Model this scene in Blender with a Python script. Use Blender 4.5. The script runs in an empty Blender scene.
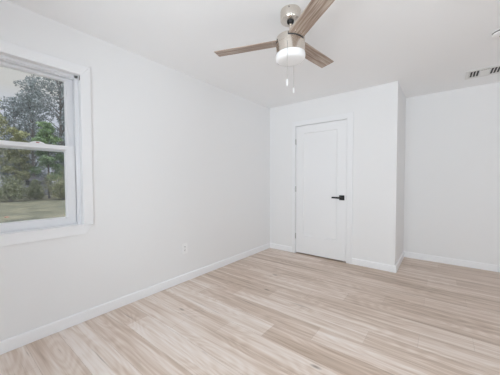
import bpy, bmesh, math, random
from mathutils import Vector, Matrix

scene = bpy.context.scene
C = scene.collection

# ------------------------------------------------------------------ camera
F_PX, YAW, PITCH, ROLL = 247.11, -0.66228, 0.030869, -0.002564
CAM = Vector((2.39229, 0.0, 1.201))
H, D, D2, W = 2.44, 3.634, 4.467, 1.928        # ceiling, closet front, far wall, closet corner
fw = Vector((math.sin(YAW) * math.cos(PITCH), math.cos(YAW) * math.cos(PITCH), -math.sin(PITCH)))
rt = Vector((math.cos(YAW), -math.sin(YAW), 0))
up = rt.cross(fw)
r2 = rt * math.cos(ROLL) + up * math.sin(ROLL)
u2 = -rt * math.sin(ROLL) + up * math.cos(ROLL)
cd = bpy.data.cameras.new('camera')
cd.sensor_fit = 'HORIZONTAL'
cd.sensor_width = 36.0
cd.lens = F_PX / 500 * 36.0
cd.clip_start = 0.02
cam = bpy.data.objects.new('camera', cd)
C.objects.link(cam)
m3 = Matrix((r2, u2, -fw)).transposed()
cam.matrix_world = Matrix.Translation(CAM) @ m3.to_4x4()
scene.camera = cam

# ------------------------------------------------------------------ sky, added fill lights, exposure
world = bpy.data.worlds.new('overcast_sky')
scene.world = world
world.use_nodes = True
wn, wl = world.node_tree.nodes, world.node_tree.links
wn.clear()
wo = wn.new('ShaderNodeOutputWorld')
wb = wn.new('ShaderNodeBackground')
wt = wn.new('ShaderNodeTexCoord')
ws = wn.new('ShaderNodeSeparateXYZ')
wr = wn.new('ShaderNodeValToRGB')
wl.new(wt.outputs['Generated'], ws.inputs[0])
wl.new(ws.outputs['Z'], wr.inputs[0])
wl.new(wr.outputs[0], wb.inputs[0])
wl.new(wb.outputs[0], wo.inputs[0])
wb.inputs[1].default_value = 1.0
e = wr.color_ramp.elements
e[0].position = 0.0; e[0].color = (0.56, 0.585, 0.67, 1)
e[1].position = 1.0; e[1].color = (4.6, 4.7, 5.0, 1)
for pos, col in ((0.21, (0.56, 0.59, 0.67, 1)), (0.27, (0.58, 0.57, 0.555, 1)), (0.36, (0.62, 0.615, 0.61, 1)), (0.50, (2.6, 2.68, 2.85, 1)), (0.65, (4.0, 4.1, 4.35, 1))):
    k = e.new(pos); k.color = col

REAR = -0.85
ADDED_WIN_REAR = ((1.15, 2.45), (3.10, 4.40))         # two unseen windows added behind the camera for the fill lights
ADDED_WIN_RIGHT = (-0.62, 0.62)                       # and one added in the right wall, to light the left wall
XR = 4.7                                        # right wall (out of frame)
def window_fill(x, y, z, w, power, tilt, turn):  # added area light at an unseen window, filling the room
    ld = bpy.data.lights.new('window_fill', 'AREA')
    ld.shape = 'RECTANGLE'
    ld.size, ld.size_y = w - 0.08, 1.27
    ld.energy = power
    ld.color = (0.885, 0.951, 1.0)
    lo = bpy.data.objects.new('window_fill', ld)
    C.objects.link(lo)
    lo.location = (x, y, z)
    lo.rotation_euler = (math.radians(90 + tilt), 0, math.radians(turn))   # into the room; the rear pair aimed up to brighten the ceiling
for (a, b), power in zip(ADDED_WIN_REAR, (59, 47)):
    window_fill((a + b) / 2, REAR - 0.31, 1.40, b - a, power, 30, 0)
window_fill(XR + 0.20, sum(ADDED_WIN_RIGHT) / 2, 1.42, ADDED_WIN_RIGHT[1] - ADDED_WIN_RIGHT[0], 22, -8, 90)

scene.view_settings.view_transform = 'Standard'
scene.view_settings.look = 'None'
scene.view_settings.gamma = 1.0
scene.view_settings.use_curve_mapping = False
scene.view_settings.exposure = 0.0
scene.cycles.diffuse_bounces = 12
scene.cycles.max_bounces = 16
scene.cycles.transparent_max_bounces = 24

# ------------------------------------------------------------------ material helpers
def new_mat(name):
    m = bpy.data.materials.new(name)
    m.use_nodes = True
    n, l = m.node_tree.nodes, m.node_tree.links
    return m, n, l, n['Principled BSDF']

def plain(name, col, rough=0.5, metal=0.0, bump=0.0, bscale=200.0, spec=0.5):
    m, n, l, b = new_mat(name)
    b.inputs['Base Color'].default_value = (*col, 1)
    b.inputs['Roughness'].default_value = rough
    b.inputs['Metallic'].default_value = metal
    b.inputs['Specular IOR Level'].default_value = spec
    tc = n.new('ShaderNodeTexCoord')
    nz = n.new('ShaderNodeTexNoise')
    nz.inputs['Scale'].default_value = bscale
    nz.inputs['Detail'].default_value = 2
    l.new(tc.outputs['Object'], nz.inputs['Vector'])
    if bump > 0:
        bp = n.new('ShaderNodeBump')
        bp.inputs['Strength'].default_value = bump
        bp.inputs['Distance'].default_value = 0.002
        l.new(nz.outputs['Fac'], bp.inputs['Height'])
        l.new(bp.outputs[0], b.inputs['Normal'])
    else:
        rr = n.new('ShaderNodeMapRange')
        rr.inputs['To Min'].default_value = max(0.02, rough - 0.03)
        rr.inputs['To Max'].default_value = min(1, rough + 0.03)
        l.new(nz.outputs['Fac'], rr.inputs['Value'])
        l.new(rr.outputs[0], b.inputs['Roughness'])
    return m

WALL = plain('wall_paint', (0.832, 0.835, 0.842), 0.75, bump=0.12, bscale=120, spec=0.25)
CEIL = plain('ceiling_paint', (0.905, 0.914, 0.925), 0.9, bump=0.15, bscale=90, spec=0.2)
TRIM = plain('trim_paint', (0.845, 0.852, 0.868), 0.38)
BASEP = plain('baseboard_paint', (0.895, 0.905, 0.925), 0.35)
DOORP = plain('door_paint', (0.85, 0.857, 0.87), 0.42)
VINYL = plain('white_vinyl', (0.78, 0.79, 0.815), 0.32)
PLASTIC = plain('white_plastic', (0.88, 0.885, 0.89), 0.35)
SLOT = plain('dark_slot', (0.05, 0.05, 0.05), 0.7)
BLACK = plain('black_metal', (0.018, 0.018, 0.02), 0.38, 0.3)
NICKEL = plain('satin_nickel', (0.42, 0.42, 0.41), 0.4, 0.7)
SIDING = plain('grey_siding', (0.22, 0.22, 0.25), 0.7)
ROOFM = plain('shingle', (0.07, 0.07, 0.08), 0.9)
RAWWOOD = plain('raw_wood', (0.10, 0.065, 0.045), 0.9)
REDM = plain('red_mark', (0.35, 0.05, 0.04), 0.5)
VENTM = plain('vent_enamel', (0.78, 0.78, 0.77), 0.45)
OPAL = plain('opal_glass', (0.92, 0.925, 0.93), 0.18)
CHAINM = plain('chain_metal', (0.36, 0.355, 0.34), 0.5, 0.2)

def brushed():
    m, n, l, b = new_mat('brushed_nickel')
    b.inputs['Metallic'].default_value = 1.0
    b.inputs['Base Color'].default_value = (0.73, 0.675, 0.615, 1)
    tg = n.new('ShaderNodeTangent'); tg.direction_type = 'RADIAL'; tg.axis = 'Z'
    l.new(tg.outputs[0], b.inputs['Tangent'])
    b.inputs['Anisotropic'].default_value = 0.8
    b.inputs['Anisotropic Rotation'].default_value = 0.25
    tc = n.new('ShaderNodeTexCoord')
    mp = n.new('ShaderNodeMapping')
    mp.inputs['Scale'].default_value = (20, 20, 900)
    nz = n.new('ShaderNodeTexNoise'); nz.inputs['Scale'].default_value = 1.0
    l.new(tc.outputs['Object'], mp.inputs[0]); l.new(mp.outputs[0], nz.inputs['Vector'])
    rr = n.new('ShaderNodeMapRange'); rr.inputs['To Min'].default_value = 0.20; rr.inputs['To Max'].default_value = 0.28
    l.new(nz.outputs['Fac'], rr.inputs['Value']); l.new(rr.outputs[0], b.inputs['Roughness'])
    return m
BRUSHED = brushed()

def glass_mat():
    m, n, l, b = new_mat('window_glass')
    n.remove(b)
    tr = n.new('ShaderNodeBsdfTransparent'); tr.inputs[0].default_value = (0.97, 0.98, 0.98, 1)
    gl = n.new('ShaderNodeBsdfGlossy'); gl.inputs['Roughness'].default_value = 0.02
    fr = n.new('ShaderNodeFresnel'); fr.inputs['IOR'].default_value = 1.35
    mx = n.new('ShaderNodeMixShader')
    l.new(fr.outputs[0], mx.inputs[0]); l.new(tr.outputs[0], mx.inputs[1]); l.new(gl.outputs[0], mx.inputs[2])
    l.new(mx.outputs[0], n['Material Output'].inputs[0])
    return m
GLASS = glass_mat()

def screen_mat():
    m, n, l, b = new_mat('screen_mesh')
    n.remove(b)
    tr = n.new('ShaderNodeBsdfTransparent')
    df = n.new('ShaderNodeBsdfDiffuse'); df.inputs[0].default_value = (0.15, 0.155, 0.17, 1)
    mx = n.new('ShaderNodeMixShader'); mx.inputs[0].default_value = 0.20
    l.new(tr.outputs[0], mx.inputs[1]); l.new(df.outputs[0], mx.inputs[2])
    l.new(mx.outputs[0], n['Material Output'].inputs[0])
    return m
SCREEN = screen_mat()

def floor_mat():
    m, n, l, b = new_mat('oak_planks')
    at = n.new('ShaderNodeAttribute'); at.attribute_name = 'tone'
    ao = n.new('ShaderNodeAttribute'); ao.attribute_name = 'shift'
    tc = n.new('ShaderNodeTexCoord')
    va = n.new('ShaderNodeVectorMath'); va.operation = 'ADD'
    l.new(tc.outputs['Object'], va.inputs[0]); l.new(ao.outputs['Vector'], va.inputs[1])
    def noise(scale, detail, rough=0.5, dist=0.0):
        mp = n.new('ShaderNodeMapping'); mp.inputs['Scale'].default_value = scale
        nz = n.new('ShaderNodeTexNoise'); nz.inputs['Scale'].default_value = 1
        nz.inputs['Detail'].default_value = detail; nz.inputs['Roughness'].default_value = rough
        nz.inputs['Distortion'].default_value = dist
        l.new(va.outputs[0], mp.inputs[0]); l.new(mp.outputs[0], nz.inputs['Vector'])
        return nz.outputs['Fac']
    def math_(op, a, b_, c=None):
        q = n.new('ShaderNodeMath'); q.operation = op
        for i, v in enumerate((a, b_, c)):
            if v is None: continue
            if isinstance(v, (int, float)): q.inputs[i].default_value = v
            else: l.new(v, q.inputs[i])
        return q.outputs[0]
    broad = noise((0.75, 13, 1), 3, 0.55, 0.4)      # wide streaks along the plank
    grain = noise((2.5, 95, 1), 3, 0.6, 0.2)        # fine fibre
    cath = noise((1.1, 5.5, 1), 1, 0.4, 0.0)        # cathedral figure: contour lines of a slow field
    rings = math_('SINE', math_('MULTIPLY', cath, 95.0), 0)
    ringm = math_('MULTIPLY', rings, 0.06)
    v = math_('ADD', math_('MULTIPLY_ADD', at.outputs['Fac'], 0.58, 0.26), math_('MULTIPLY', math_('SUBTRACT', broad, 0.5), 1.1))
    v = math_('ADD', v, math_('MULTIPLY', math_('SUBTRACT', grain, 0.5), 0.42))
    streak = noise((0.9, 34, 1), 2, 0.5, 0.5)
    v = math_('ADD', v, math_('MULTIPLY', math_('SUBTRACT', streak, 0.5), 0.7))
    v = math_('ADD', v, ringm)
    cr = n.new('ShaderNodeValToRGB')
    l.new(v, cr.inputs[0])
    el = cr.color_ramp.elements
    el[0].position = 0.0; el[0].color = (0.31, 0.215, 0.155, 1)
    el[1].position = 1.0; el[1].color = (0.85, 0.77, 0.72, 1)
    for pos, col in ((0.28, (0.49, 0.37, 0.285, 1)), (0.55, (0.64, 0.512, 0.424, 1)), (0.78, (0.765, 0.66, 0.585, 1))):
        k = el.new(pos); k.color = col
    # sparse dark knots and checks
    mp = n.new('ShaderNodeMapping'); mp.inputs['Scale'].default_value = (1.5, 4.2, 0)
    vo = n.new('ShaderNodeTexVoronoi'); vo.inputs['Scale'].default_value = 1.0; vo.inputs['Randomness'].default_value = 1.0
    l.new(va.outputs[0], mp.inputs[0]); l.new(mp.outputs[0], vo.inputs['Vector'])
    kn = n.new('ShaderNodeMapRange')
    kn.inputs['From Min'].default_value = 0.018; kn.inputs['From Max'].default_value = 0.072
    kn.inputs['To Min'].default_value = 0.80; kn.inputs['To Max'].default_value = 0.0
    l.new(vo.outputs['Distance'], kn.inputs['Value'])
    crack = noise((2.2, 42, 1), 2, 0.5, 0.8)
    ck = n.new('ShaderNodeMapRange')
    ck.inputs['From Min'].default_value = 0.655; ck.inputs['From Max'].default_value = 0.76
    ck.inputs['To Min'].default_value = 0.0; ck.inputs['To Max'].default_value = 0.42
    l.new(crack, ck.inputs['Value'])
    dk = math_('MAXIMUM', kn.outputs[0], ck.outputs[0])
    mx = n.new('ShaderNodeMix'); mx.data_type = 'RGBA'
    l.new(dk, mx.inputs['Factor']); l.new(cr.outputs[0], mx.inputs[6]); mx.inputs[7].default_value = (0.15, 0.105, 0.075, 1)
    l.new(mx.outputs[2], b.inputs['Base Color'])
    rr = n.new('ShaderNodeMapRange'); rr.inputs['To Min'].default_value = 0.30; rr.inputs['To Max'].default_value = 0.44
    l.new(grain, rr.inputs['Value']); l.new(rr.outputs[0], b.inputs['Roughness'])
    b.inputs['Specular IOR Level'].default_value = 0.75
    bp = n.new('ShaderNodeBump'); bp.inputs['Strength'].default_value = 0.08; bp.inputs['Distance'].default_value = 0.001
    l.new(grain, bp.inputs['Height']); l.new(bp.outputs[0], b.inputs['Normal'])
    return m
FLOOR = floor_mat()
SEAM = plain('plank_joint', (0.40, 0.32, 0.265), 0.7)

def blade_mat():
    m, n, l, b = new_mat('weathered_oak')
    tc = n.new('ShaderNodeTexCoord')
    def nz(scale, detail, dist):
        mp = n.new('ShaderNodeMapping'); mp.inputs['Scale'].default_value = scale
        q = n.new('ShaderNodeTexNoise'); q.inputs['Scale'].default_value = 1; q.inputs['Detail'].default_value = detail
        q.inputs['Distortion'].default_value = dist
        l.new(tc.outputs['Object'], mp.inputs[0]); l.new(mp.outputs[0], q.inputs['Vector'])
        return q.outputs['Fac']
    a = nz((3.0, 75, 3), 4, 0.35)
    c = nz((9, 210, 9), 2, 0.2)
    ad = n.new('ShaderNodeMath'); ad.operation = 'MULTIPLY_ADD'; ad.inputs[1].default_value = 0.45
    l.new(c, ad.inputs[0]); l.new(a, ad.inputs[2])
    cr = n.new('ShaderNodeValToRGB'); l.new(ad.outputs[0], cr.inputs[0])
    el = cr.color_ramp.elements
    el[0].position = 0.50; el[0].color = (0.19, 0.13, 0.098, 1)
    el[1].position = 0.95; el[1].color = (0.62, 0.55, 0.485, 1)
    k = el.new(0.70); k.color = (0.375, 0.285, 0.228, 1)
    l.new(cr.outputs[0], b.inputs['Base Color'])
    b.inputs['Roughness'].default_value = 0.55
    return m
BLADE = blade_mat()

def leaf_mat(name, ca, cb, scale=2.6):
    m, n, l, b = new_mat(name)
    tc = n.new('ShaderNodeTexCoord')
    z = n.new('ShaderNodeTexNoise'); z.inputs['Scale'].default_value = scale; z.inputs['Detail'].default_value = 5
    z.inputs['Roughness'].default_value = 0.75
    l.new(tc.outputs['Object'], z.inputs['Vector'])
    cr = n.new('ShaderNodeValToRGB'); l.new(z.outputs['Fac'], cr.inputs[0])
    cr.color_ramp.elements[0].position = 0.35; cr.color_ramp.elements[0].color = (*ca, 1)
    cr.color_ramp.elements[1].position = 0.65; cr.color_ramp.elements[1].color = (*cb, 1)
    l.new(cr.outputs[0], b.inputs['Base Color'])
    b.inputs['Roughness'].default_value = 0.6
    return m
LEAF_BLUE = leaf_mat('blue_green_leaves', (0.075, 0.10, 0.105), (0.25, 0.285, 0.29))
LEAF_DARK = leaf_mat('dark_leaves', (0.08, 0.095, 0.095), (0.22, 0.245, 0.24))
LEAF_OLIVE = leaf_mat('olive_leaves', (0.11, 0.13, 0.065), (0.36, 0.36, 0.17))
LEAF_GREEN = leaf_mat('green_leaves', (0.06, 0.12, 0.06), (0.24, 0.34, 0.15))
LEAF_BUSH = leaf_mat('bush_leaves', (0.10, 0.125, 0.06), (0.30, 0.32, 0.17), 3)
BARK = plain('bark', (0.13, 0.12, 0.115), 0.9)
DRYLEAF = plain('dry_leaf', (0.40, 0.17, 0.12), 0.8)

def lawn_mat():
    m, n, l, b = new_mat('dry_lawn')
    tc = n.new('ShaderNodeTexCoord')
    z = n.new('ShaderNodeTexNoise'); z.inputs['Scale'].default_value = 0.8; z.inputs['Detail'].default_value = 12; z.inputs['Roughness'].default_value = 0.7
    l.new(tc.outputs['Object'], z.inputs['Vector'])
    cr = n.new('ShaderNodeValToRGB'); l.new(z.outputs['Fac'], cr.inputs[0])
    cr.color_ramp.elements[0].position = 0.38; cr.color_ramp.elements[0].color = (0.035, 0.042, 0.020, 1)
    cr.color_ramp.elements[1].position = 0.62; cr.color_ramp.elements[1].color = (0.165, 0.15, 0.095, 1)
    l.new(cr.outputs[0], b.inputs['Base Color'])
    b.inputs['Roughness'].default_value = 0.95
    return m
LAWN = lawn_mat()

# ------------------------------------------------------------------ mesh helpers
def box(bm, x0, x1, y0, y1, z0, z1):
    v = [bm.verts.new(q) for q in ((x0, y0, z0), (x1, y0, z0), (x1, y1, z0), (x0, y1, z0), (x0, y0, z1), (x1, y0, z1), (x1, y1, z1), (x0, y1, z1))]
    for f in ((3, 2, 1, 0), (4, 5, 6, 7), (0, 1, 5, 4), (1, 2, 6, 5), (2, 3, 7, 6), (3, 0, 4, 7)):
        bm.faces.new([v[i] for i in f])

def prism(bm, pts, vec):
    """polygon pts (3-D) extruded by vec"""
    vec = Vector(vec)
    a = [bm.verts.new(q) for q in pts]
    b = [bm.verts.new(Vector(q) + vec) for q in pts]
    bm.faces.new(a[::-1]); bm.faces.new(b)
    k = len(a)
    for i in range(k):
        bm.faces.new((a[i], a[(i + 1) % k], b[(i + 1) % k], b[i]))

def lathe(bm, prof, seg=48, center=(0, 0), fn=None):
    rings = []
    for r, z in prof:
        if r < 1e-6:
            rings.append([bm.verts.new((center[0], center[1], z))])
        else:
            rings.append([bm.verts.new((center[0] + r * math.cos(2 * math.pi * i / seg), center[1] + r * math.sin(2 * math.pi * i / seg), z)) for i in range(seg)])
    for a, b in zip(rings, rings[1:]):
        for i in range(seg):
            j = (i + 1) % seg
            if len(a) == 1 and len(b) == 1: continue
            if len(a) == 1: bm.faces.new((a[0], b[i], b[j]))
            elif len(b) == 1: bm.faces.new((a[i], b[0], a[j]))
            else: bm.faces.new((a[i], b[i], b[j], a[j]))

def tube(bm, pts, rad, seg=8):
    pts = [Vector(q) for q in pts]
    rads = rad if isinstance(rad, (list, tuple)) else [rad] * len(pts)
    rings = []
    for i, q in enumerate(pts):
        t = (pts[min(i + 1, len(pts) - 1)] - pts[max(i - 1, 0)]).normalized()
        s = t.orthogonal().normalized(); w = t.cross(s)
        rings.append([bm.verts.new(q + (s * math.cos(2 * math.pi * k / seg) + w * math.sin(2 * math.pi * k / seg)) * rads[i]) for k in range(seg)])
    for a, b in zip(rings, rings[1:]):
        for k in range(seg):
            bm.faces.new((a[k], a[(k + 1) % seg], b[(k + 1) % seg], b[k]))
    bm.faces.new(rings[0][::-1]); bm.faces.new(rings[-1])

def obj(name, bm, mat, parent=None, smooth=False, bevel=0.0, origin=None, angle=40):
    bmesh.ops.recalc_face_normals(bm, faces=bm.faces)
    if origin is not None:
        bmesh.ops.translate(bm, verts=bm.verts, vec=-Vector(origin))
    me = bpy.data.meshes.new(name)
    bm.to_mesh(me); bm.free()
    mats = mat if isinstance(mat, (list, tuple)) else [mat]
    for q in mats: me.materials.append(q)
    o = bpy.data.objects.new(name, me)
    C.objects.link(o)
    if origin is not None: o.location = origin
    if smooth:
        for q in me.polygons: q.use_smooth = True
        es = o.modifiers.new('edges', 'EDGE_SPLIT'); es.split_angle = math.radians(angle)
    if bevel > 0:
        bv = o.modifiers.new('bevel', 'BEVEL'); bv.width = bevel; bv.segments = 2; bv.limit_method = 'ANGLE'; bv.angle_limit = math.radians(35)
    if parent is not None:
        o.parent = parent
        if origin is not None:
            o.location = Vector(origin) - world_loc(parent)
        else:
            o.location = -world_loc(parent)
    return o

def world_loc(o):
    v = Vector(o.location)
    while o.parent is not None:
        o = o.parent; v += Vector(o.location)
    return v

def tag(o, label=None, cat=None, group=None, kind=None):
    if label: o['label'] = label
    if cat: o['category'] = cat
    if group: o['group'] = group
    if kind: o['kind'] = kind
    return o

def thing(name, loc, label, cat, group=None, kind=None):
    o = bpy.data.objects.new(name, None)
    o.empty_display_size = 0.1
    C.objects.link(o); o.location = loc
    return tag(o, label, cat, group, kind)

def NB(): return bmesh.new()

# ------------------------------------------------------------------ room shell
WY0, WY1, WZ0, WZ1 = -0.12, 0.770, 0.832, 2.072    # clear opening of the window in the left wall

bm = NB()
box(bm, -0.14, 0, REAR - 0.15, WY0 - 0.012, -0.02, H)
box(bm, -0.14, 0, WY1 + 0.012, D2 + 0.15, -0.02, H)
box(bm, -0.14, 0, WY0 - 0.012, WY1 + 0.012, -0.02, WZ0 - 0.022)
box(bm, -0.14, 0, WY0 - 0.012, WY1 + 0.012, WZ1 + 0.012, H)
tag(obj('wall_left', bm, WALL), 'long white wall holding the window and the outlet', 'wall', kind='structure')

DX0, DX1, DZ1 = 0.492, 1.322, 2.072                # rough opening of the closet door
bm = NB()
prism(bm, [(x, D, z) for x, z in ((0, 0), (DX0, 0), (DX0, DZ1), (DX1, DZ1), (DX1, 0), (W, 0), (W, H), (0, H))], (0, 0.11, 0))
tag(obj('wall_closet', bm, WALL, bevel=0.003), 'white closet wall around the white door', 'wall', kind='structure')
bm = NB()
box(bm, W - 0.11, W, D + 0.11, D2, 0, H)
tag(obj('wall_closet_side', bm, WALL), 'narrow white side of the closet facing the alcove', 'wall', kind='structure')
bm = NB()
box(bm, 0, XR, D2, D2 + 0.15, -0.02, H)
tag(obj('wall_alcove', bm, WALL), 'white far wall of the alcove at the right of the closet', 'wall', kind='structure')
bm = NB()
a, b = ADDED_WIN_RIGHT
box(bm, XR, XR + 0.15, REAR - 0.15, a, -0.02, H); box(bm, XR, XR + 0.15, b, D2 + 0.15, -0.02, H)
box(bm, XR, XR + 0.15, a, b, -0.02, 0.80); box(bm, XR, XR + 0.15, a, b, 2.10, H)
tag(obj('wall_right', bm, WALL), 'white wall at the right, out of the frame', 'wall', kind='structure')
bm = NB()
xs = [0.0, ADDED_WIN_REAR[0][0], ADDED_WIN_REAR[0][1], ADDED_WIN_REAR[1][0], ADDED_WIN_REAR[1][1], XR]
for i in (0, 2, 4): box(bm, xs[i], xs[i + 1], REAR - 0.15, REAR, -0.02, H)
for a, b in ADDED_WIN_REAR:
    box(bm, a, b, REAR - 0.15, REAR, -0.02, 0.80)
    box(bm, a, b, REAR - 0.15, REAR, 2.10, H)
tag(obj('wall_rear', bm, WALL), 'white wall with two added windows behind the camera', 'wall', kind='structure')
bm = NB()
box(bm, -0.14, XR + 0.15, REAR - 0.15, D2 + 0.15, H, H + 0.12)
tag(obj('ceiling', bm, CEIL), 'flat white ceiling of the room', 'ceiling', kind='structure')

# floor: vinyl oak planks, each face with a tone of its own
def make_floor():
    rnd = random.Random(11)
    L, PW, y00, s = 1.28, 0.19, 0.005, 0.0005
    step_x = {18: 0.99, 19: 1.26, 20: 0.45, 21: 0.78, 22: 1.08}
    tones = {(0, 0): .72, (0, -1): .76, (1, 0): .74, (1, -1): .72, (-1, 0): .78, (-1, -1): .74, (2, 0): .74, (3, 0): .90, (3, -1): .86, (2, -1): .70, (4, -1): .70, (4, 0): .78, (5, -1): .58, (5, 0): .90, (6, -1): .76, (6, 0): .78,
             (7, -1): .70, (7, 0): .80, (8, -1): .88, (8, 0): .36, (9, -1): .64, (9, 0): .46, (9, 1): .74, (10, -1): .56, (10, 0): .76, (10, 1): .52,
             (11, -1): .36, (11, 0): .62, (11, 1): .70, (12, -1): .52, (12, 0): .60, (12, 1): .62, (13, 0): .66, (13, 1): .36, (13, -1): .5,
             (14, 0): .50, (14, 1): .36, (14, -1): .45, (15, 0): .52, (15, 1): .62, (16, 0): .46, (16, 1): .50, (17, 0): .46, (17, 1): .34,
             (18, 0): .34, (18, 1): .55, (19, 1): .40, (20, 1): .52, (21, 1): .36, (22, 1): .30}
    verts, faces, tone, shift, mi = [], [], [], [], []
    X0, X1, Y0, Y1 = 0.0, XR, REAR, D2
    r = math.floor((Y0 - y00) / PW)
    while y00 + r * PW < Y1:
        ya, yb = max(Y0, y00 + r * PW), min(Y1, y00 + (r + 1) * PW)
        j0 = step_x.get(r, 0.35 + 0.32 * ((r - 5) % 4))
        k = math.floor((X0 - j0) / L)
        while j0 + k * L < X1:
            xa, xb = max(X0, j0 + k * L), min(X1, j0 + (k + 1) * L)
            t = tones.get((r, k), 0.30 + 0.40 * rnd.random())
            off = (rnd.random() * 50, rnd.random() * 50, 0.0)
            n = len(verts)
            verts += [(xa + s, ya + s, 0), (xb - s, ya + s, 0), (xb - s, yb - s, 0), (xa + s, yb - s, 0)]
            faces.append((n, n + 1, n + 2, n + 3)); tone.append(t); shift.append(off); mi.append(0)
            k += 1
        r += 1
    n = len(verts)                                  # groove bed and slab below
    zb, zl = -0.0012, -0.12
    verts += [(X0, Y0, zb), (X1, Y0, zb), (X1, Y1, zb), (X0, Y1, zb), (X0, Y0, zl), (X1, Y0, zl), (X1, Y1, zl), (X0, Y1, zl)]
    for f in ((0, 1, 2, 3), (7, 6, 5, 4), (0, 4, 5, 1), (1, 5, 6, 2), (2, 6, 7, 3), (3, 7, 4, 0)):
        faces.append(tuple(n + q for q in f)); tone.append(0.4); shift.append((0, 0, 0)); mi.append(1)
    me = bpy.data.meshes.new('floor')
    me.from_pydata(verts, [], faces)
    me.materials.append(FLOOR); me.materials.append(SEAM)
    a = me.attributes.new('tone', 'FLOAT', 'FACE')
    b = me.attributes.new('shift', 'FLOAT_VECTOR', 'FACE')
    for i in range(len(faces)):
        a.data[i].value = tone[i]; b.data[i].vector = shift[i]
        me.polygons[i].material_index = mi[i]
    o = bpy.data.objects.new('floor', me); C.objects.link(o)
    return tag(o, 'pale oak plank floor running towards the right', 'floor', kind='structure')
make_floor()

# baseboards: eased top edge, hair gap above the floor
BT, BH = 0.014, 0.090
def baseboard(name, a, b, nrm, label):
    a, b, nrm = Vector((*a, 0)), Vector((*b, 0)), Vector((*nrm, 0))
    bm = NB()
    prof = ((0, 0.002), (BT, 0.002), (BT, BH - 0.007), (BT - 0.005, BH), (0, BH))
    prism(bm, [a + nrm * p + Vector((0, 0, z)) for p, z in prof], b - a)
    return tag(obj(name, bm, BASEP), label, 'baseboard', kind='structure')
CX0, CX1, CZ = 0.446, 1.395, 2.139                  # closet door casing, outer edges
baseboard('baseboard_left', (0, REAR), (0, D), (1, 0), 'white baseboard along the long left wall')
baseboard('baseboard_corner', (BT, D), (CX0, D), (0, -1), 'short white baseboard between the corner and the door')
baseboard('baseboard_closet', (CX1, D), (W + BT, D), (0, -1), 'short white baseboard right of the closet door')
baseboard('baseboard_closet_side', (W, D), (W, D2), (1, 0), 'white baseboard along the narrow closet side')
baseboard('baseboard_alcove', (W + BT, D2), (XR, D2), (0, -1), 'white baseboard along the far alcove wall')
baseboard('baseboard_right', (XR, REAR), (XR, D2), (-1, 0), 'white baseboard along the right wall, out of frame')

# ------------------------------------------------------------------ closet door
dj = thing('trim_1', (CX0, D, 0), 'white casing around the closet door', 'door trim', kind='structure')
CT = 0.016
def casing_piece(name, pts, y0, y1, mat, parent, bev=0.0025):
    bm = NB(); prism(bm, [(x, y0, z) for x, z in pts], (0, y1 - y0, 0))
    return obj(name, bm, mat, parent, bevel=bev)
ix0, ix1, iz = 0.501, 1.314, 2.063
casing_piece('side_casing', ((CX0, 0.002), (ix0, 0.002), (ix0, iz), (CX0, CZ)), D - CT, D, TRIM, dj)
casing_piece('side_casing', ((ix1, 0.002), (CX1, 0.002), (CX1, CZ), (ix1, iz)), D - CT, D, TRIM, dj)
casing_piece('head_casing', ((ix0, iz), (ix1, iz), (CX1, CZ), (CX0, CZ)), D - CT, D, TRIM, dj)
bm = NB()
box(bm, DX0, 0.5035, D, D + 0.11, 0.002, DZ1)
box(bm, 1.3115, DX1, D, D + 0.11, 0.002, DZ1)
box(bm, 0.5035, 1.3115, D, D + 0.11, 2.061, DZ1)
obj('jamb', bm, TRIM, dj)
bm = NB()
box(bm, 0.5035, 0.516, D + 0.042, D + 0.075, 0.002, 2.061)
box(bm, 1.299, 1.3115, D + 0.042, D + 0.075, 0.002, 2.061)
box(bm, 0.516, 1.299, D + 0.042, D + 0.075, 2.0485, 2.061)
obj('stop', bm, TRIM, dj)

x0, x1, z0, z1 = 0.5085, 1.3080, 0.018, 2.0565
door = thing('door_1', (x0, D, 0), 'white one panel closet door with black lever', 'door', kind='structure')
def door_slab():
    bm = NB()
    yf, yb, rec = D + 0.002, D + 0.037, 0.009
    px0, px1, pz0, pz1, bw = 0.636, 1.170, 0.308, 1.938, 0.009
    def ring(a, b, c, d_, y): return [bm.verts.new(q) for q in ((a, y, c), (b, y, c), (b, y, d_), (a, y, d_))]
    o_ = ring(x0, x1, z0, z1, yf); i_ = ring(px0, px1, pz0, pz1, yf)
    j_ = ring(px0 + bw, px1 - bw, pz0 + bw, pz1 - bw, yf + rec); bk = ring(x0, x1, z0, z1, yb)
    for a, b in ((o_, i_), (i_, j_), (bk, o_)):
        for k in range(4):
            q = (k + 1) % 4
            bm.faces.new((a[k], a[q], b[q], b[k]))
    bm.faces.new(j_); bm.faces.new(bk[::-1])
    return bm
obj('slab', door_slab(), DOORP, door, bevel=0.0015)
for zc in (1.812, 1.050, 0.286):
    bm = NB()
    bmesh.ops.create_cone(bm, cap_ends=True, segments=14, radius1=0.0065, radius2=0.0065, depth=0.09, matrix=Matrix.Translation((0.5045, D - 0.004, zc)))
    box(bm, 0.5045, 0.5095, D - 0.0005, D + 0.0022, zc - 0.045, zc + 0.045)
    h = obj('hinge', bm, NICKEL, door, smooth=True)
    h['label'] = 'satin nickel hinge'
bm = NB(); box(bm, 1.208, 1.281, D - 0.008, D + 0.003, 0.903, 0.974)
lev = obj('door_lever', bm, BLACK, door, bevel=0.002); lev['label'] = 'black lever handle'
bm = NB()
bmesh.ops.create_cone(bm, cap_ends=True, segments=20, radius1=0.011, radius2=0.011, depth=0.04, matrix=Matrix.Translation((1.247, D - 0.026, 0.938)) @ Matrix.Rotation(math.pi / 2, 4, 'X'))
obj('neck', bm, BLACK, lev, smooth=True)
bm = NB(); prism(bm, ((1.258, D - 0.052, 0.924), (1.258, D - 0.052, 0.952), (1.112, D - 0.050, 0.951), (1.108, D - 0.050, 0.928)), (0, 0.013, 0))
obj('grip', bm, BLACK, lev, bevel=0.003)
bm = NB(); box(bm, 1.3085, 1.3120, D - 0.001, D + 0.004, 0.905, 0.970)
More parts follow.
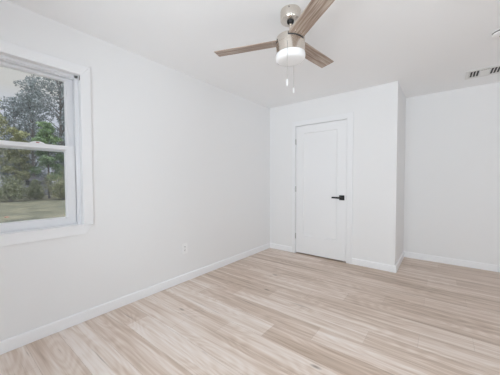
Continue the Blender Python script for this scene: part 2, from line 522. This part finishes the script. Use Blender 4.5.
s = obj('strike_plate', bm, NICKEL, door); s['label'] = 'small nickel strike plate'

# ------------------------------------------------------------------ left window
win = thing('window_1', (0, WY0, WZ0), 'white double hung window looking out on the garden', 'window', kind='structure')
CW = 0.080
oy0, oy1, oz1 = WY0 - 0.083, 0.846, 2.154
bm = NB(); prism(bm, [(0, y, z) for y, z in ((WY1 - 0.0, WZ0 - 0.006), (oy1, WZ0 - 0.006), (oy1, oz1), (WY1, WZ1))], (0.018, 0, 0))
obj('side_casing', bm, TRIM, win, bevel=0.003)
bm = NB(); prism(bm, [(0, y, z) for y, z in ((oy0, WZ0 - 0.006), (WY0, WZ0 - 0.006), (WY0, WZ1), (oy0, oz1))], (0.018, 0, 0))
obj('side_casing', bm, TRIM, win, bevel=0.003)
bm = NB(); prism(bm, [(0, y, z) for y, z in ((WY0, WZ1), (WY1, WZ1), (oy1, oz1), (oy0, oz1))], (0.018, 0, 0))
obj('head_casing', bm, TRIM, win, bevel=0.003)
bm = NB(); box(bm, -0.045, 0.0, WY0, WY1, WZ0 - 0.02, WZ0); box(bm, 0.0, 0.024, oy0 + 0.012, 0.842, WZ0 - 0.012, WZ0 - 0.001)
obj('stool', bm, TRIM, win, bevel=0.003)
bm = NB(); prism(bm, [(0, y, z) for y, z in ((oy0 + 0.012, WZ0 - 0.012), (oy0 + 0.06, 0.748), (0.786, 0.748), (0.834, WZ0 - 0.012))], (0.018, 0, 0))
obj('apron', bm, TRIM, win, bevel=0.002)
bm = NB()                                           # painted jamb liner between casing and vinyl frame
box(bm, -0.040, 0.0, WY1, WY1 + 0.012, WZ0 - 0.02, WZ1)
box(bm, -0.040, 0.0, WY0 - 0.012, WY0, WZ0 - 0.02, WZ1)
box(bm, -0.040, 0.0, WY0 - 0.012, WY1 + 0.012, WZ1, WZ1 + 0.012)
obj('jamb', bm, TRIM, win)
bm = NB(); box(bm, -0.007, 0.005, WY1 - 0.0014, WY1 + 0.001, WZ1 - 0.040, WZ1 - 0.003)
g = obj('jamb_gap', bm, RAWWOOD, win); g['label'] = 'small unpainted brown gap in the corner'
bm = NB()                                           # vinyl frame with its stepped tracks
for ya, yb in ((WY1 - 0.027, WY1 + 0.012), (WY0 - 0.012, WY0 + 0.027)): box(bm, -0.052, -0.038, ya, yb, WZ0 - 0.02, WZ1)
for ya, yb in ((WY1 - 0.006, WY1 + 0.012), (WY0 - 0.012, WY0 + 0.006)): box(bm, -0.125, -0.052, ya, yb, WZ0 - 0.02, WZ1)
for ya, yb in ((WY1 - 0.026, WY1 - 0.006), (WY0 + 0.006, WY0 + 0.026)): box(bm, -0.090, -0.084, ya, yb, WZ0, WZ1)
for ya, yb in ((WY1 - 0.022, WY1 + 0.012), (WY0 - 0.012, WY0 + 0.022)): box(bm, -0.140, -0.122, ya, yb, WZ0 - 0.02, WZ1)
box(bm, -0.052, -0.038, WY0, WY1, WZ1 - 0.020, WZ1 + 0.012)
box(bm, -0.0905, -0.052, WY0, WY1, WZ1 - 0.027, WZ1 + 0.012)
box(bm, -0.140, -0.0905, WY0, WY1, WZ1 - 0.008, WZ1 + 0.012)
box(bm, -0.140, -0.122, WY0, WY1, WZ1 - 0.026, WZ1)
box(bm, -0.140, -0.045, WY0, WY1, WZ0 - 0.02, WZ0 + 0.006)
obj('frame', bm, VINYL, win, bevel=0.0015)

def sash(name, xa, xb, ya, yb, za, zb, st, rb, rtp):
    """ring of stiles and rails with a sloped glazing bead round the glass"""
    bm = NB()
    gy0, gy1, gz0, gz1 = ya + st, yb - st, za + rb, zb - rtp
    bd, xm = 0.010, xa - (xa - xb) * 0.45
    def ring(a, b, c, d_, x): return [bm.verts.new(q) for q in ((x, a, c), (x, b, c), (x, b, d_), (x, a, d_))]
    A = ring(ya, yb, za, zb, xa); B = ring(gy0 - bd, gy1 + bd, gz0 - bd, gz1 + bd, xa)
    Cc = ring(gy0, gy1, gz0, gz1, xm); Dd = ring(gy0, gy1, gz0, gz1, xb); E = ring(ya, yb, za, zb, xb)
    for p, q in ((A, B), (B, Cc), (Cc, Dd), (Dd, E), (E, A)):
        for k in range(4):
            j = (k + 1) % 4
            bm.faces.new((p[k], p[j], q[j], q[k]))
    s = obj(name, bm, VINYL, win, bevel=0.0012)
    bm = NB(); xg = (xm + xb) / 2
    box(bm, xg - 0.002, xg + 0.002, gy0, gy1, gz0, gz1)
    obj('glass', bm, GLASS, s)
    return s
lo_s = sash('lower_sash', -0.054, -0.083, WY0 + 0.008, WY1 - 0.030, WZ0 + 0.007, 1.484, 0.068, 0.060, 0.040)
up_s = sash('upper_sash', -0.092, -0.121, WY0 + 0.010, WY1 - 0.012, 1.436, WZ1 - 0.010, 0.066, 0.040, 0.042)
# sash lock: pale rounded cam on the meeting rail with a tiny red mark
ly = 0.500
bm = NB()
prism(bm, [(-0.056, ly + dy, 1.484 + dz) for dy, dz in ((-0.050, 0), (0.050, 0), (0.034, 0.010), (0.018, 0.016), (-0.018, 0.016), (-0.036, 0.009))], (-0.022, 0, 0))
lk = obj('sash_lock', bm, VINYL, lo_s, bevel=0.002)
bm = NB(); box(bm, -0.0562, -0.0548, ly - 0.010, ly + 0.010, 1.4885, 1.4945)
obj('red_mark', bm, REDM, lk)['label'] = 'tiny red mark on the lock'
bm = NB(); box(bm, -0.1305, -0.130, WY0 + 0.012, WY1 - 0.012, WZ0 + 0.010, 1.450)
sc_ = obj('insect_screen', bm, SCREEN, win); sc_['label'] = 'fine grey insect screen over the lower half'
bm = NB()
ya, yb = WY0 + 0.004, WY1 - 0.004
for a in ((ya, ya + 0.014, WZ0 + 0.006, 1.460), (yb - 0.014, yb, WZ0 + 0.006, 1.460), (ya, yb, WZ0 + 0.006, WZ0 + 0.020), (ya, yb, 1.446, 1.460)):
    box(bm, -0.1335, -0.1275, *a)
obj('screen_frame', bm, VINYL, sc_)

# unseen windows added behind the camera, as openings for the fill lights
for i, (a, b) in enumerate(ADDED_WIN_REAR):
    w = thing('window_%d' % (i + 2), (a, REAR, 0.80), ('left' if i == 0 else 'right') + ' white window added in the wall behind the camera', 'window', kind='structure')
    bm = NB()
    for q in ((a - 0.07, a + 0.04, 0.73, 2.17), (b - 0.04, b + 0.07, 0.73, 2.17), (a - 0.07, b + 0.07, 0.73, 0.84), (a - 0.07, b + 0.07, 2.06, 2.17), (a, b, 1.425, 1.475)):
        box(bm, q[0], q[1], REAR - 0.05 if q[2] == 1.425 else REAR, REAR + (0.016 if q[2] != 1.425 else -0.02), q[2], q[3])
    obj('frame', bm, VINYL, w)
    bm = NB(); box(bm, a, b, REAR - 0.062, REAR - 0.058, 0.80, 2.10)
    obj('glass', bm, GLASS, w)

a, b = ADDED_WIN_RIGHT  # side window added to give the third fill light an opening
w = thing('window_4', (XR, a, 0.80), 'white window added in the right wall beside the camera', 'window', kind='structure')
bm = NB()
for q in ((a - 0.07, a + 0.04, 0.73, 2.17), (b - 0.04, b + 0.07, 0.73, 2.17), (a - 0.07, b + 0.07, 0.73, 0.84), (a - 0.07, b + 0.07, 2.06, 2.17), (a, b, 1.425, 1.475)):
    box(bm, XR - (0.016 if q[2] != 1.425 else -0.02), XR + (0.05 if q[2] == 1.425 else 0), q[0], q[1], q[2], q[3])
obj('frame', bm, VINYL, w)
bm = NB(); box(bm, XR + 0.058, XR + 0.062, a, b, 0.80, 2.10)
obj('glass', bm, GLASS, w)

# ------------------------------------------------------------------ ceiling fan
AX, AY = 1.4895, 1.6470
TX, TY, ZB = 0.0230, 0.0311, 2.2208                 # the hung motor leans a hair off level
fan = thing('ceiling_fan', (AX, AY, H), 'ceiling fan with three grey oak blades and white glass light', 'ceiling fan')
def lean(bm):
    for v in bm.verts: v.co.z += (v.co.x - AX) * TX + (v.co.y - AY) * TY
    return bm
bm = NB(); lathe(bm, ((0, H - 0.001), (0.0725, H - 0.001), (0.0735, H - 0.006), (0.0735, H - 0.068), (0.070, H - 0.074), (0.022, H - 0.076), (0.0, H - 0.076)), 56, (AX, AY))
can = obj('canopy', bm, BRUSHED, fan, smooth=True)
to_cam = Vector((CAM.x - AX, CAM.y - AY, 0)).normalized()
side = Vector((-to_cam.y, to_cam.x, 0))             # to the right seen from the camera is -side
for ang, zz in ((-8, H - 0.014), (172, H - 0.014)):
    d = (Matrix.Rotation(math.radians(ang), 3, 'Z') @ to_cam)
    bm = NB()
    q = Vector((AX, AY, zz)) + d * 0.0735
    tube(bm, (q - d * 0.002, q + d * 0.0025), 0.0040, 10)
    obj('screw', bm, SLOT, can)
bm = NB(); lathe(bm, ((0.0, H - 0.070), (0.026, H - 0.0755), (0.025, H - 0.084), (0.019, H - 0.093), (0.012, H - 0.096), (0.0, H - 0.096)), 32, (AX, AY))
obj('hanger_ball', bm, BLACK, fan, smooth=True)['label'] = 'black hanger ball'
bm = NB(); lathe(bm, ((0.0, 2.36), (0.0112, 2.36), (0.0112, 2.246), (0.019, 2.243), (0.019, 2.236), (0.0, 2.236)), 24, (AX, AY))
obj('downrod', bm, BRUSHED, fan, smooth=True)
bm = NB(); lathe(bm, ((0, 2.250), (0.094, 2.250), (0.103, 2.246), (0.105, 2.240), (0.105, 2.198), (0.1035, 2.197), (0.1035, 2.195), (0.105, 2.194), (0.105, 2.127), (0.100, 2.124), (0, 2.124)), 72, (AX, AY))
mot = obj('motor_housing', lean(bm), BRUSHED, fan, smooth=True)
bm = NB(); lathe(bm, ((0, 2.127), (0.104, 2.127), (0.1075, 2.124), (0.1085, 2.112), (0.1075, 2.094), (0.102, 2.081), (0.090, 2.075), (0.05, 2.072), (0, 2.071)), 72, (AX, AY))
obj('light_dome', lean(bm), OPAL, fan, smooth=True, angle=70)['label'] = 'white glass light dome'

BL0, BL1, BW, BPITCH, BANG = 0.090, 0.5822, 0.1195, -0.1439, math.degrees(0.0285)
def blade_bm():
    bm = NB()
    h_, t, c = BW / 2, 0.0055, 0.006
    pts = [(BL0, -h_ + 0.004), (BL0 + 0.004, -h_), (BL1 - c, -h_), (BL1 - 0.002, -h_ + 0.002), (BL1, -h_ + c), (BL1, h_ - c), (BL1 - 0.002, h_ - 0.002), (BL1 - c, h_), (BL0 + 0.004, h_), (BL0, h_ - 0.004)]
    prism(bm, [(x, y, -t / 2) for x, y in pts], (0, 0, t))
    return bm
tilt = Matrix(((1, 0, 0, 0), (0, 1, 0, 0), (TX, TY, 1, 0), (0, 0, 0, 1)))
for ang in (-158, 82, -38):
    R = Matrix.Rotation(math.radians(ang) + math.radians(BANG), 4, 'Z') @ Matrix.Rotation(BPITCH, 4, 'X')
    ex = Vector((1, 0, 0)); ey = Vector((0, 1, 0))
    o = obj('blade', blade_bm(), BLADE, fan, bevel=0.0012)
    M = (tilt @ R).to_3x3()
    cx, cy = M.col[0].normalized(), M.col[1].normalized()
    cz = cx.cross(cy).normalized()
    o.matrix_local = Matrix.Translation((0, 0, ZB - H)) @ Matrix((cx, cz.cross(cx), cz)).transposed().to_4x4()
    # black slot in the housing where the blade enters, and two screws on the underside
    bm = NB()
    hw = 0.062
    n_ = 10
    inner, outer = [], []
    for k in range(n_ + 1):
        a = -math.radians(35) + math.radians(70) * k / n_
        inner.append((0.1046, a)); outer.append((0.1062, a))
    for z_a, z_b in ((-0.0115, 0.0115),):
        ring = []
        for rr_, a in inner + outer[::-1]:
            yy = rr_ * math.sin(a)
            ring.append((rr_ * math.cos(a), yy, z_a + math.tan(BPITCH) * yy))
        prism(bm, ring, (0, 0, z_b - z_a))
    bmesh.ops.transform(bm, verts=bm.verts, matrix=Matrix.Translation((AX, AY, ZB)) @ tilt @ Matrix.Rotation(math.radians(ang) + math.radians(BANG), 4, 'Z'))
    obj('slot', bm, SLOT, mot)['label'] = 'black slot where a blade enters'
    for yy in (-0.022, 0.022):
        bm = NB(); lathe(bm, ((0, -0.0048), (0.0035, -0.0044), (0.0045, -0.0026), (0, -0.0026)), 12, (0.132, yy))
        k = obj('screw', bm, BRUSHED, o); k.location = (0, 0, 0)

def chain(p, ztop, zbot, zf):
    bm = NB(); tube(bm, ((p.x, p.y, ztop), (p.x, p.y, zbot)), 0.0013, 6)
    c = obj('pull_chain', bm, CHAINM, fan, smooth=True)
    bm = NB(); lathe(bm, ((0, zbot + 0.001), (0.0035, zbot - 0.001), (0.0055, zbot - 0.006), (0.0055, zf + 0.004), (0.003, zf), (0, zf)), 16, (p.x, p.y))
    obj('fob', bm, PLASTIC, c, smooth=True)['label'] = 'small white fob'
ax = Vector((AX, AY, 0))
chain(ax + to_cam * 0.1125 - side * 0.0215, 2.170, 1.902, 1.857)
chain(ax - to_cam * 0.096 + side * 0.026, 2.10, 1.914, 1.875)

# ------------------------------------------------------------------ ceiling register and smoke detector
vent = thing('ceiling_vent', (2.755, 3.945, H), 'white louvred air vent in the ceiling near the alcove', 'air vent')
vx0, vx1, vy0, vy1 = 2.585, 2.918, 3.800, 4.090
bm = NB()
ix0_, ix1_, iy0_, iy1_ = vx0 + 0.030, vx1 - 0.030, vy0 + 0.045, vy1 - 0.045
zt, zb_ = H - 0.0005, H - 0.007
for a in ((vx0, vx1, vy0, iy0_), (vx0, vx1, iy1_, vy1), (vx0, ix0_, iy0_, iy1_), (ix1_, vx1, iy0_, iy1_)): box(bm, *a, zb_, zt)
obj('frame', bm, VENTM, vent, bevel=0.002)
bm = NB(); box(bm, ix0_, ix1_, iy0_, iy1_, H - 0.0012, H - 0.0004)
obj('duct', bm, SLOT, vent)['label'] = 'dark duct behind the louvres'
def louvre(a, b, w, lean_):
    """a thin slat from a to b leaning sideways"""
    a, b = Vector(a), Vector(b); d = (b - a).normalized(); n_ = Vector((-d.y, d.x, 0))
    bm = NB()
    p0 = n_ * (-w / 2) + Vector((0, 0, -0.0005)); p1 = n_ * (w / 2) * lean_ + Vector((0, 0, -0.010))
    prism(bm, [a + p0, a + p1, a + p1 + Vector((0, 0, -0.0012)), a + p0 + Vector((0, 0, -0.0012))], b - a)
    obj('louvre', bm, VENTM, vent)
zL = H - 0.0012
for k in range(4):
    for x in (ix0_ + 0.006 + 0.028 * k, ix1_ - 0.006 - 0.028 * k):
        louvre((x, iy0_, zL), (x, iy1_, zL), 0.013, 1)
for k in range(6):
    y = iy0_ + 0.036 + 0.028 * k
    louvre((ix0_ + 0.094, y, zL), (ix1_ - 0.094, y, zL), 0.026, 1)
sx, sy, sr = 2.765, 2.955, 0.066
smoke = thing('smoke_detector', (sx, sy, H), 'round white smoke detector on the ceiling at the right edge', 'smoke detector')
bm = NB(); lathe(bm, ((0, H - 0.0005), (sr, H - 0.0005), (sr, H - 0.008), (sr - 0.004, H - 0.010), (0, H - 0.010)), 48, (sx, sy))
obj('base', bm, PLASTIC, smoke, smooth=True)
bm = NB(); lathe(bm, ((0, H - 0.009), (sr - 0.002, H - 0.009), (sr - 0.002, H - 0.021), (0, H - 0.017)), 48, (sx, sy))
obj('vent_ring', bm, SLOT, smoke, smooth=True)['label'] = 'dark vent slit'
bm = NB(); lathe(bm, ((0, H - 0.019), (sr - 0.001, H - 0.019), (sr - 0.002, H - 0.029), (sr - 0.014, H - 0.036), (0, H - 0.038)), 48, (sx, sy))
obj('cover', bm, PLASTIC, smoke, smooth=True)
bm = NB(); lathe(bm, ((0, H - 0.037), (0.012, H - 0.037), (0.011, H - 0.041), (0, H - 0.041)), 20, (sx - 0.005, sy + 0.005))
obj('test_button', bm, SLOT, smoke, smooth=True)

# ------------------------------------------------------------------ wall outlet
oy, oz = 1.806, 0.394
outl = thing('wall_outlet', (0, oy, oz), 'white duplex outlet low on the long left wall', 'outlet')
bm = NB(); box(bm, 0, 0.008, oy - 0.040, oy + 0.040, oz - 0.062, oz + 0.062)
obj('cover_plate', bm, PLASTIC, outl, bevel=0.003)
for dz in (0.0195, -0.0195):
    bm = NB(); prism(bm, [(0.007, oy + y, oz + dz + z) for y, z in ((-0.012, -0.014), (0.012, -0.014), (0.017, -0.006), (0.017, 0.006), (0.012, 0.014), (-0.012, 0.014), (-0.017, 0.006), (-0.017, -0.006))], (0.0025, 0, 0))
    rc = obj('receptacle', bm, PLASTIC, outl)
    for dy, hh in ((-0.0065, 0.0045), (0.0065, 0.0036)):
        bm = NB(); box(bm, 0.0092, 0.0100, oy + dy - 0.0022, oy + dy + 0.0022, oz + dz + 0.002 - hh, oz + dz + 0.002 + hh)
        obj('slot', bm, SLOT, rc)
    bm = NB(); tube(bm, ((0.0092, oy, oz + dz - 0.0085), (0.0100, oy, oz + dz - 0.0085)), 0.0028, 10)
    obj('ground_hole', bm, SLOT, rc)
bm = NB(); tube(bm, ((0.007, oy, oz), (0.0088, oy, oz)), 0.0030, 10)
obj('screw', bm, NICKEL, outl)

# ------------------------------------------------------------------ garden outside the left window
GZ = -0.45
bm = NB(); box(bm, -60, -0.16, -20, 40, GZ - 0.2, GZ)
tag(obj('ground', bm, LAWN), 'dry patchy lawn outside the window', 'lawn', kind='structure')

def leaves(name, clumps, n, size, mat, parent, rnd, droop=0.0):
    """many small folded leaves spread through ellipsoid clumps, as one crown"""
    vs, fs = [], []
    tot = sum(c[3] * c[4] * c[5] for c in clumps)
    for cx, cy, cz, rx, ry, rz in clumps:
        for _ in range(max(8, int(n * rx * ry * rz / tot))):
            while True:
                p = Vector((rnd.uniform(-1, 1), rnd.uniform(-1, 1), rnd.uniform(-1, 1)))
                if 0.25 < p.length < 1: break
            p = p * (0.55 + 0.45 * rnd.random()) / max(p.length, 0.4) * 0.9 if rnd.random() < 0.6 else p
            c = Vector((cx + p.x * rx, cy + p.y * ry, cz + p.z * rz))
            d = Vector((rnd.gauss(0, 1), rnd.gauss(0, 1), rnd.gauss(0, .7) - droop)).normalized()
            s = d.orthogonal().normalized(); s = (Matrix.Rotation(rnd.uniform(0, 6.28), 3, d) @ s)
            up_ = d.cross(s)
            L = size * rnd.uniform(0.6, 1.4); w = L * 0.32
            k = len(vs)
            vs += [c, c + d * L * 0.5 + s * w + up_ * w * .4, c + d * L, c + d * L * 0.5 - s * w + up_ * w * .4]
            fs += [(k, k + 1, k + 2), (k, k + 2, k + 3)]
    me = bpy.data.meshes.new(name); me.from_pydata([tuple(v) for v in vs], [], fs)
    me.materials.append(mat)
    o = bpy.data.objects.new(name, me); C.objects.link(o)
    o.parent = parent; o.location = -world_loc(parent)
    return o

def tree(x, y, h, r, mat, label, seed, n=2600, size=0.18, base=0.25, droop=0.0, nclump=16, name='garden_tree'):
    rnd = random.Random(seed)
    t = thing(name, (x, y, GZ), label, 'tree', 'trees behind the garden')
    clumps, tips = [], []
    for k in range(nclump):
        f = (k + 0.5) / nclump
        z = GZ + h * (base + (0.97 - base) * f)
        rad = r * (0.35 + 0.75 * math.sin(math.pi * min(1, 0.25 + 0.72 * f)))
        a = k * 2.4 + rnd.uniform(-.4, .4)
        q = rad * rnd.uniform(0.25, 0.8)
        c = (x + q * math.cos(a), y + q * math.sin(a), z)
        s_ = r * rnd.uniform(0.30, 0.52)
        clumps.append((*c, s_, s_, s_ * rnd.uniform(.5, .75))); tips.append(c)
    leaves('foliage', clumps, n, size, mat, t, rnd, droop)
    bm = NB()
    top = (x + rnd.uniform(-.2, .2), y + rnd.uniform(-.2, .2), GZ + h * 0.9)
    tube(bm, ((x, y, GZ - 0.05), (x + .05, y - .04, GZ + h * .3), (x, y + .05, GZ + h * .6), top), (0.014 * h, 0.010 * h, 0.006 * h, 0.02), 8)
    for c in tips:
        z0_ = max(GZ + h * 0.15, c[2] - h * 0.10)
        tube(bm, ((x, y, z0_), ((x + c[0]) / 2, (y + c[1]) / 2, (z0_ * .4 + c[2] * .6)), c), (0.0045 * h, 0.003 * h, 0.01), 5)
    obj('trunk', bm, BARK, t, smooth=True)
    return t

def bush(x, y, h, r, label, seed, mat=None, n=3500, size=0.10):
    rnd = random.Random(seed)
    t = thing('garden_bush', (x, y, GZ), label, 'bush', 'bushes along the lawn')
    cl = []
    for k in range(9):
        a = k * 2.4; q = r * 0.6 * math.sqrt(k / 9)
        s_ = r * rnd.uniform(.38, .55)
        zz = GZ + max(s_ * .6, h * (0.30 + 0.48 * rnd.random()) * (1 - 0.35 * k / 9))
        cl.append((x + q * math.cos(a), y + q * math.sin(a), zz, s_, s_, min(zz - GZ, h * 0.42)))
    leaves('foliage', cl, n, size, mat or LEAF_BUSH, t, rnd)
    bm = NB()
    for c in cl: tube(bm, ((x + rnd.uniform(-.1, .1), y + rnd.uniform(-.1, .1), GZ - 0.02), (c[0], c[1], c[2])), (0.03, 0.012), 5)
    obj('stems', bm, BARK, t)
    return t

tree(-31.5, 8.95, 16.0, 3.1, LEAF_BLUE, 'tallest blue green tree rising past the top of the window at right', 1, 8500, 0.20, 0.20, 0.7, 34)
tree(-37, 7.6, 14.4, 2.1, LEAF_BLUE, 'loose grey green tree with sky showing through, in the upper pane', 2, 4600, 0.19, 0.30, 0.5, 26)
tree(-32, 3.0, 10.9, 2.3, LEAF_OLIVE, 'olive green tree at the left edge of the upper pane', 3, 7000, 0.18, 0.2, 0, 22)
tree(-32, -2.2, 11.0, 2.8, LEAF_DARK, 'dark tree just beyond the left edge of the window', 4, 5720, 0.21)
tree(-27.3, 4.75, 6.4, 1.25, LEAF_OLIVE, 'small yellow green tree above the left part of the meeting rail', 5, 6000, 0.13, 0.3)
tree(-25.9, 6.5, 7.0, 1.3, LEAF_GREEN, 'fresh green tree in the lower right of the upper pane', 6, 7000, 0.14, 0.25)
tree(-43, 6.9, 13.0, 2.9, LEAF_BLUE, 'bluish tree far back behind the loose grey green tree', 7, 7000, 0.24, 0.08, 0, 26)
tree(-41, 13.0, 13.0, 3.2, LEAF_BLUE, 'bluish tree far back behind the tallest tree', 8, 7040, 0.24, 0.08, 0, 24)
tree(-40, -2.5, 12.0, 3.0, LEAF_DARK, 'dark tree far back beyond the left edge', 9, 5280, 0.24, 0.08, 0, 22)
tree(-33, 16.0, 13.0, 3.2, LEAF_GREEN, 'broad green tree hidden beyond the right jamb', 10, 5720, 0.21, 0.15)
bush(-24.4, 3.7, 2.1, 1.3, 'dull green bush at the left end of the lawn', 21)
bush(-23.6, 6.9, 2.5, 1.35, 'taller yellow green bush against the right side of the lower pane', 22, LEAF_OLIVE, 4500)
bush(-25.4, 5.45, 1.6, 0.75, 'low bush in the middle of the lower pane', 23)
bush(-25.5, 1.6, 2.0, 1.4, 'bush beyond the left edge of the window', 24)
bush(-23.0, 9.6, 2.2, 1.4, 'bush beyond the right edge of the window', 25)

bush(-51.5, 9.6, 6.5, 3.4, 'tall bluish thicket far behind the trees, in the middle of the window', 26, LEAF_BLUE, 9000, 0.24)
bush(-47, 16.4, 6.5, 3.2, 'tall bluish thicket far behind the trees, towards the right jamb', 27, LEAF_BLUE, 7000, 0.24)
bush(-49, 3.0, 6.5, 3.2, 'tall dark thicket far behind the trees, beyond the left edge', 28, LEAF_DARK, 6000, 0.24)
shed = thing('garden_shed', (-34, 7.2, GZ), 'pale grey shed glimpsed between the bushes', 'shed')
bm = NB(); box(bm, -35.5, -33, 5.8, 8.4, GZ, 1.15)
obj('walls', bm, SIDING, shed)
bm = NB(); prism(bm, ((-32.8, 5.6, 1.15), (-35.7, 5.6, 1.15), (-34.25, 5.6, 1.55)), (0, 3.0, 0))
obj('roof', bm, ROOFM, shed)
bm = NB(); box(bm, -33.01, -32.97, 6.1, 6.45, 0.7, 1.3)
obj('window', bm, SLOT, shed)
bm = NB()
prism(bm, [(-12.9 + .10 * math.cos(a * .785), 1.98 + .08 * math.sin(a * .785), GZ + 0.004 + .03 * (a % 2)) for a in range(8)], (0, 0, 0.004))
tag(obj('fallen_leaf', bm, DRYLEAF, origin=(-12.9, 1.98, GZ)), 'reddish fallen leaf on the lawn at the bottom left', 'leaf')
